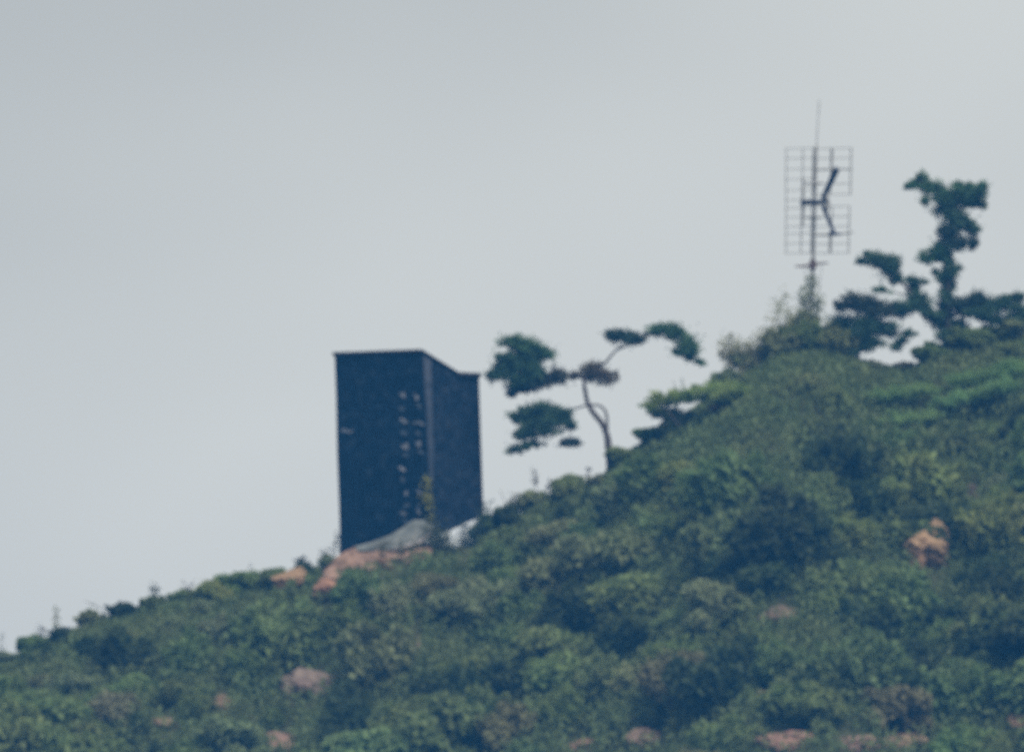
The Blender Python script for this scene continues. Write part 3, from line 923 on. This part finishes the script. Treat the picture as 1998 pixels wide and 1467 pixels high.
for k, (a, b, c, d, lab) in enumerate([
        (1584, 735, 1587, 628, "leafy sapling hiding the foot of the antenna mast"),
        (1450, 730, 1452, 668, "short pale sapling second in the antenna thicket"),
        (1478, 725, 1476, 652, "pale upright sapling third in the antenna thicket"),
        (1548, 690, 1546, 625, "greyish sapling close to the left side of the mast"),
        (1612, 700, 1618, 628, "greyish sapling close to the right side of the mast"),
        (1500, 720, 1497, 640, "pale wispy sapling fourth in the antenna thicket"),
        (1562, 690, 1560, 600, "wispy sapling touching the left side of the mast"),
        (1640, 715, 1652, 660, "short pale sapling under the crouching pine's left end")]):
    leafy_plant("sapling", [[(a, b, -1.2), ((a + c) / 2 + 3, (b + d) / 2, -.8), (c, d, -1.2)], [(a, b - 10, -.8), (a - 10, (b + d) / 2, -.8), (c - 16, d + 16, -.8)],
                            [(a, b - 10, -.8), (a + 10, (b + d) / 2, -.8), (c + 15, d + 18, -.8)]],
                (.30, .31, .18), lab, "sapling", 170, .15, .13, seed=70 + k)

# ------------------------------------------------------------------ broad shrubs and pines made of pads
def pad_points(e, Y0, rg, dens, depth=.9):
    """leaves of one pad: e = (px, py, rx, ry) in photo units, thickness given by rx"""
    px, py, rx, ry = e
    rx *= 1.22; ry *= 1.45
    c = P(px, py, Y0 + rg.uniform(-.25, .25))
    a, b = rx * M, ry * M
    n = int(dens * (a * b + .02) * 40) + 60
    # lumps inside the pad, so that the outline breaks up
    nl = max(6, int(8 + a * b * 60))
    lc, _ = blob_points(nl, (a * .9, a * depth * .75, b * .85), rg, .1)
    k = rg.integers(0, nl, n)
    lr = ((.28 + .35 * rg.random(nl)) * min(a, b) + .045)[k][:, None]
    p, d = blob_points(n, np.array([[1.3, 1.3, .9]]) * lr, rg, .25)
    out = rg.random(n) < .2          # stray tufts that break the outline
    p[out] *= 1.0 + 1.1 * rg.random((int(out.sum()), 1))
    return c + lc[k] + p, d + np.array([0, 0, .6]) + lc[k] / (a + .01) * .5

def pad_mesh(name, ells, Y0, seed, dens=55, L0=.13, wr=.32, origin=None, scatter=.6):
    rg = np.random.default_rng(seed)
    C, D = [], []
    ells = list(ells) + [((p[0] + q[0]) / 2, (p[1] + q[1]) / 2, (p[2] + q[2]) * .36, (p[3] + q[3]) * .36) for p, q in zip(ells, ells[1:])
                         if math.hypot(p[0] - q[0], p[1] - q[1]) < 60]
    for e in ells:
        c, d = pad_points(e, Y0, rg, dens)
        C.append(c); D.append(d + scatter * rg.normal(size=d.shape))
    C = np.concatenate(C); D = np.concatenate(D)
    L = L0 * (.7 + .7 * rg.random(len(C)))
    vv, ff, tn = leaves(rel(C, origin), D + .5 * rg.normal(size=D.shape), L, L * wr, rg, D)
    return mesh_np(name, vv, ff, var=tn)

def pine(label, trunk, limbs, pads, foot_sink=.4):
    foot = P(*trunk[0][:3])
    root = empty("pine_tree", foot)
    tag(root, label, "pine tree")
    V, F = tube([P(*q[:3]) for q in trunk], [q[3] for q in trunk], 9, .12, rng)
    link("trunk", mesh_py("trunk", rel(V, foot), F, True), M_BARK, root)
    for lb in limbs:
        pts = [P(*q) for q in lb[0]]
        V, F = tube(pts, np.linspace(lb[1], lb[2], len(pts)), 7, .1, rng)
        link("branch", mesh_py("branch", rel(V, foot), F, True), M_BARK, root)
    for i, (ells, Y, col) in enumerate(pads):
        o = link("needle_clump", pad_mesh("needle_clump", ells, Y, 3000 + len(label) * 17 + i, 75, .17, .26, foot), M_NEEDLE, root)
        o.color = (*col, 1)
    return root

DG, DB, BR = (.062, .130, .050), (.050, .100, .046), (.11, .088, .055)
# lone crooked pine
Yp = -.4
pine("lone crooked pine with separate flat pads right of the dark blue tower",
     [(1192, 915, Yp, .17), (1188, 880, Yp, .15), (1184, 850, Yp, .125), (1175, 827, Yp, .11), (1158, 806, Yp, .10), (1147, 787, Yp, .09), (1142, 764, Yp, .085), (1140, 742, Yp, .07), (1150, 724, Yp, .06)],
     [([(1184, 848, Yp), (1184, 812, Yp - .1), (1173, 793, Yp - .1), (1150, 789, Yp)], .06, .04),
      ([(1148, 789, Yp), (1130, 795, Yp - .1), (1110, 799, Yp - .2), (1060, 812, Yp - .3)], .04, .03),
      ([(1150, 726, Yp), (1178, 710, Yp), (1196, 690, Yp), (1214, 672, Yp), (1225, 660, Yp)], .055, .03),
      ([(1204, 682, Yp), (1230, 672, Yp), (1258, 655, Yp), (1300, 648, Yp), (1340, 672, Yp), (1366, 708, Yp)], .04, .015),
      ([(1142, 742, Yp), (1118, 732, Yp + .1), (1085, 735, Yp + .1), (1040, 715, Yp + .1), (1000, 690, Yp + .1)], .05, .02),
      ([(1068, 812, Yp - .3), (1050, 845, Yp - .3), (1030, 868, Yp - .3)], .03, .015),
      ([(1098, 805, Yp - .2), (1110, 840, Yp - .2), (1120, 862, Yp - .2)], .03, .015)],
     [([(1012, 669, 34, 12), (1044, 684, 32, 15), (1000, 664, 14, 8), (1066, 690, 16, 9)], Yp + .1, DG),
      ([(1006, 711, 35, 17), (974, 727, 20, 13), (1038, 722, 26, 17), (962, 735, 9, 9), (990, 700, 18, 9), (1030, 698, 40, 14), (1022, 735, 34, 14)], Yp + .1, DB),
      ([(1012, 754, 22, 14), (1041, 750, 19, 10), (1002, 768, 9, 7), (1050, 738, 24, 10), (1066, 742, 14, 8)], Yp + .2, (.03, .05, .04)),
      ([(1083, 737, 15, 15), (1095, 730, 10, 7)], Yp, (.06, .062, .04)),
      ([(1156, 724, 24, 15), (1182, 737, 15, 14), (1124, 733, 16, 5)], Yp, BR),
      ([(1223, 657, 35, 12), (1192, 652, 9, 8), (1240, 662, 18, 9)], Yp, (.034, .062, .032)),
      ([(1284, 644, 25, 11), (1318, 647, 25, 14)], Yp, DG),
      ([(1339, 670, 19, 16), (1350, 686, 14, 11), (1326, 688, 10, 8), (1366, 708, 8, 5)], Yp, DG),
      ([(1054, 798, 42, 12), (1060, 818, 40, 16), (1003, 813, 15, 8), (1099, 810, 17, 13), (1117, 832, 12, 6), (1028, 840, 12, 9), (1080, 822, 24, 11), (1030, 806, 22, 9), (1055, 842, 36, 10), (1018, 848, 16, 10)], Yp - .3, DB),
      ([(1041, 866, 22, 6), (1006, 878, 13, 8)], Yp - .3, DB),
      ([(1121, 862, 13, 8), (1100, 865, 11, 6)], Yp - .2, (.03, .05, .042))])
# tall pine at the right
Yt = -.3
pine("tall irregular pine with a forked top near the right edge",
     [(1853, 715, Yt, .24), (1850, 650, Yt, .21), (1848, 615, Yt, .18), (1850, 575, Yt, .15), (1850, 540, Yt, .13), (1846, 500, Yt, .12), (1856, 440, Yt, .10), (1868, 400, Yt, .07), (1880, 385, Yt, .04)],
     [([(1849, 620, Yt), (1815, 608, Yt - .2), (1782, 575, Yt - .2), (1752, 545, Yt - .2), (1712, 514, Yt - .2)], .11, .03),
      ([(1850, 625, Yt), (1880, 605, Yt - .2), (1940, 600, Yt - .3), (1995, 588, Yt - .3)], .10, .03),
      ([(1856, 440, Yt), (1840, 390, Yt), (1815, 365, Yt), (1790, 352, Yt)], .07, .02),
      ([(1862, 420, Yt), (1890, 392, Yt), (1912, 375, Yt)], .06, .02),
      ([(1790, 583, Yt - .2), (1750, 572, Yt - .2), (1720, 566, Yt - .2)], .035, .015)],
     [([(1795, 350, 13, 10), (1777, 365, 14, 4), (1820, 366, 22, 12)], Yt, DG),
      ([(1837, 384, 22, 14), (1874, 375, 18, 13), (1908, 376, 18, 12), (1884, 393, 28, 11), (1913, 399, 9, 7), (1868, 362, 6, 7), (1915, 362, 8, 8)], Yt, DG),
      ([(1804, 393, 8, 9)], Yt, DG),
      ([(1850, 409, 25, 17), (1867, 433, 26, 16), (1893, 442, 15, 12), (1900, 450, 10, 8)], Yt, DB),
      ([(1850, 450, 23, 15), (1857, 474, 24, 13), (1901, 472, 9, 14)], Yt, (.034, .056, .032)),
      ([(1837, 487, 21, 13), (1809, 504, 15, 11), (1843, 504, 20, 11)], Yt, DG),
      ([(1850, 530, 18, 14), (1849, 556, 12, 14), (1826, 532, 10, 5), (1868, 525, 8, 5), (1846, 580, 13, 14), (1845, 605, 18, 14), (1832, 628, 18, 14), (1866, 636, 22, 13), (1850, 655, 20, 14)], Yt, DB),
      ([(1711, 507, 28, 13), (1734, 524, 21, 16), (1741, 509, 12, 9), (1682, 511, 13, 5), (1751, 545, 12, 8), (1693, 498, 6, 7)], Yt - .2, DB),
      ([(1786, 549, 24, 8), (1789, 583, 18, 14), (1800, 600, 14, 10), (1812, 615, 16, 10)], Yt - .2, DB),
      ([(1721, 566, 16, 5)], Yt - .2, DG),
      ([(1905, 585, 36, 14), (1889, 602, 24, 15), (1870, 592, 14, 9)], Yt - .2, (.034, .056, .028)),
      ([(1939, 602, 31, 16), (1966, 586, 25, 9), (1990, 578, 14, 6), (1976, 626, 24, 13), (2010, 610, 20, 14), (1940, 622, 24, 10), (1905, 612, 22, 10)], Yt - .3, DB)])
# crouching pine in front of it
Yk = -.9
pine("crouching dark pine between the antenna mast and the tall pine",
     [(1645, 750, Yk, .13), (1658, 705, Yk, .11), (1678, 662, Yk, .10), (1700, 632, Yk, .07), (1738, 612, Yk, .05)],
     [([(1680, 660, Yk), (1720, 648, Yk), (1772, 650, Yk)], .05, .02), ([(1690, 640, Yk), (1672, 612, Yk), (1655, 595, Yk)], .05, .02),
      ],
     [([(1673, 592, 38, 15), (1707, 605, 34, 16), (1640, 598, 14, 8)], Yk, (.042, .056, .03)),
      ([(1751, 606, 31, 12), (1778, 598, 16, 12)], Yk, DB),
      ([(1687, 634, 34, 18), (1728, 642, 28, 16)], Yk, DB),
      ([(1646, 660, 24, 13), (1673, 660, 25, 14), (1640, 632, 24, 14), (1696, 668, 30, 12), (1660, 688, 26, 12)], Yk, DB),
      ([(1772, 651, 15, 6), (1748, 678, 9, 11)], Yk, DB)])

def spreading(label, pads, foot, L0=.12, cat="shrub", name="spreading_shrub", dens=60):
    f_ = P(*foot)
    root = empty(name, f_); tag(root, label, cat)
    for i, (ells, Y, col) in enumerate(pads):
        o = link("leaf_clump", pad_mesh("leaf_clump", ells, Y, 4000 + i + len(label), dens, L0, .55, f_), M_LEAF, root)
        o.color = (*col, 1)
        # limb to the pad
        e = ells[0]
        V, F = tube([f_, P((foot[0] + e[0]) / 2, (foot[1] + e[1]) / 2 + 8, (foot[2] + Y) / 2), P(e[0], e[1], Y)], [.06, .045, .02], 6)
        link("branch", mesh_py("branch", rel(V, f_), F, True), M_TWIG, root)
    return root
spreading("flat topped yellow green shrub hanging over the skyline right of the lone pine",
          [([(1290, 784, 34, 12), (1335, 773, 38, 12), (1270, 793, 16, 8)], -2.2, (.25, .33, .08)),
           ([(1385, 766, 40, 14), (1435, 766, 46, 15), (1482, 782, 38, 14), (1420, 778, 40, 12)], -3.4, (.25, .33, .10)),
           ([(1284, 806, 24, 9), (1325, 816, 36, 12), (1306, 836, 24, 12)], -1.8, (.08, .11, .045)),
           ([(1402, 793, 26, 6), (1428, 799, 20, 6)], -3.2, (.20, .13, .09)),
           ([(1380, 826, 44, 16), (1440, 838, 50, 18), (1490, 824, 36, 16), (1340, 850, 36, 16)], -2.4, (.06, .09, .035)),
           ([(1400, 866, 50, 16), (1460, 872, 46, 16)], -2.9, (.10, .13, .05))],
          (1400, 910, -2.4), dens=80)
spreading("green layered shrub on the slope below the crouching pine",
          [([(1700, 780, 44, 12), (1750, 770, 46, 12), (1800, 760, 40, 11)], -4.0, (.19, .30, .10)),
           ([(1700, 830, 46, 13), (1755, 820, 46, 13), (1810, 812, 36, 11)], -5.2, (.20, .31, .11)),
           ([(1660, 860, 44, 13), (1715, 868, 46, 14), (1765, 850, 40, 12)], -6.0, (.18, .28, .10))],
          (1740, 905, -4.2))
spreading("green layered shrub under the right limb of the tall pine",
          [([(1880, 745, 46, 13), (1935, 730, 46, 13), (1985, 715, 36, 11)], -3.4, (.19, .30, .10)),
           ([(1850, 782, 44, 11), (1905, 772, 44, 12), (1960, 752, 40, 12)], -4.4, (.20, .32, .12))],
          (1910, 830, -2.8))

# ------------------------------------------------------------------ antenna on its mast
Ya = -.7
foot = P(1582, 735, Ya); foot[2] = hz(foot[0], Ya) - .1
ant = empty("antenna_mast", foot)
tag(ant, "tall antenna mast with wire grid reflectors rising from the thicket", "antenna")
def ap(name, VF, mat, parent=ant):
    V, F = VF
    return link(name, mesh_py(name, rel(V, foot), F), mat, parent)
ap("pole", tube([foot, P(1586, 520, Ya), P(1590, 390, Ya), P(1593, 285, Ya)], [.085, .075, .06, .05], 8), M_STEEL)
ap("spire", tube([P(1593, 290, Ya), P(1596, 235, Ya), P(1598, 195, Ya)], [.024, .017, .012], 6), M_STEEL)
ap("spire_tip", tube([P(1597, 222, Ya), P(1598, 198, Ya)], [.024, .018], 6), M_STEEL)
# crossed spreader below the reflectors
sp_ = ap("spreader", tube([P(1552, 520, Ya - .4), P(1572, 519, Ya - .15), P(1586, 516, Ya), P(1616, 513, Ya + .4)], [.03, .05, .055, .025], 6), M_RUST)
ap("clamp", tube([P(1586, 525, Ya), P(1586, 507, Ya)], [.15, .12], 8), M_RUST, ant)
for a in ((1570, 520), (1604, 514)):
    ap("guy_wire", tube([P(a[0], a[1], Ya), P(1586 + (a[0] - 1586) * .5, 600, Ya)], [.012, .012], 5), M_STEEL)

Yg = Ya + .25
def grid_panel(cols, rows, r_col, r_row, tone=M_STEEL):
    r_col *= 1.2; r_row *= 1.3
    root = ap("reflector_grid", tube([P(cols[0], rows[0], Yg), P(cols[0] - .3, rows[-1], Yg)], [r_col * .9] * 2, 6), tone)
    skew = lambda x, y: x - (y - 290) * .022
    for c in cols[1:]:
        ap("upright", tube([P(skew(c, rows[0]), rows[0] - 1, Yg), P(skew(c, rows[-1]), rows[-1] + 1, Yg)], [r_col] * 2, 6), tone, root)
    for r in rows:
        ap("rod", tube([P(skew(cols[0], rows[0]) - 3, r + .8, Yg + .02), P(skew(cols[-1], r) + 2, r - .8, Yg + .02)], [r_row] * 2, 5), tone, root)
    return root
grid_panel([1534, 1567, 1587], [290, 309, 330, 350, 371, 390, 406, 424, 442, 456, 475, 494], .019, .012)
grid_panel([1588, 1622, 1661], [290, 309, 331, 359, 380], .024, .013)
grid_panel([1590, 1626, 1660], [403, 423, 442, 457, 476, 494], .022, .013)
# dark driven arms that reach forward
Yf = Ya - .9
ap("arm", tube([P(1564, 396, Ya - .2), P(1600, 395, Yf + .2), P(1617, 392, Yf)], [.10, .10, .09], 8), M_DARKSTEEL)
ap("arm", tube([P(1605, 388, Yf + .2), P(1620, 357, Yf), P(1633, 329, Yf - .3)], [.09, .12, .13], 8), M_DARKSTEEL)
ap("arm", tube([P(1606, 402, Yf + .2), P(1617, 430, Yf), P(1629, 458, Yf - .3)], [.095, .085, .07], 8), M_DARKSTEEL)
ap("hub", tube([P(1612, 380, Yf), P(1616, 395, Yf), P(1614, 412, Yf)], [.055, .075, .055], 8), M_STEEL)
ap("dipole", tube([P(1567, 346, Ya - .2), P(1567, 394, Ya - .2), P(1566, 442, Ya - .2)], [.045, .06, .045], 6), M_STEEL)
ap("dipole", tube([P(1590, 332, Yf - .3), P(1630, 330, Yf - .3), P(1664, 331, Yf - .3)], [.035, .035, .025], 6), M_STEEL)
ap("dipole", tube([P(1588, 458, Yf - .3), P(1628, 458, Yf - .3), P(1666, 453, Yf - .3)], [.04, .05, .02], 6), M_STEEL)
ap("end_block", tube([P(1617, 456, Yf - .32), P(1640, 457, Yf - .32)], [.085, .04], 7), M_DARKSTEEL)
ap("cross_rod", tube([P(1566, 359, Ya - .1), P(1588, 359, Ya - .1), P(1605, 357, Ya - .1)], [.03, .05, .03], 6), M_STEEL)
ap("cross_rod", tube([P(1570, 425, Ya - .1), P(1589, 425, Ya - .1), P(1604, 425, Ya - .1)], [.025, .045, .025], 6), M_STEEL)
ap("upright_bar", tube([P(1624, 292, Ya), P(1622, 345, Ya)], [.05, .03], 6), M_STEEL)
ap("upright_bar", tube([P(1620, 455, Ya), P(1618, 492, Ya)], [.04, .035], 6), M_STEEL)
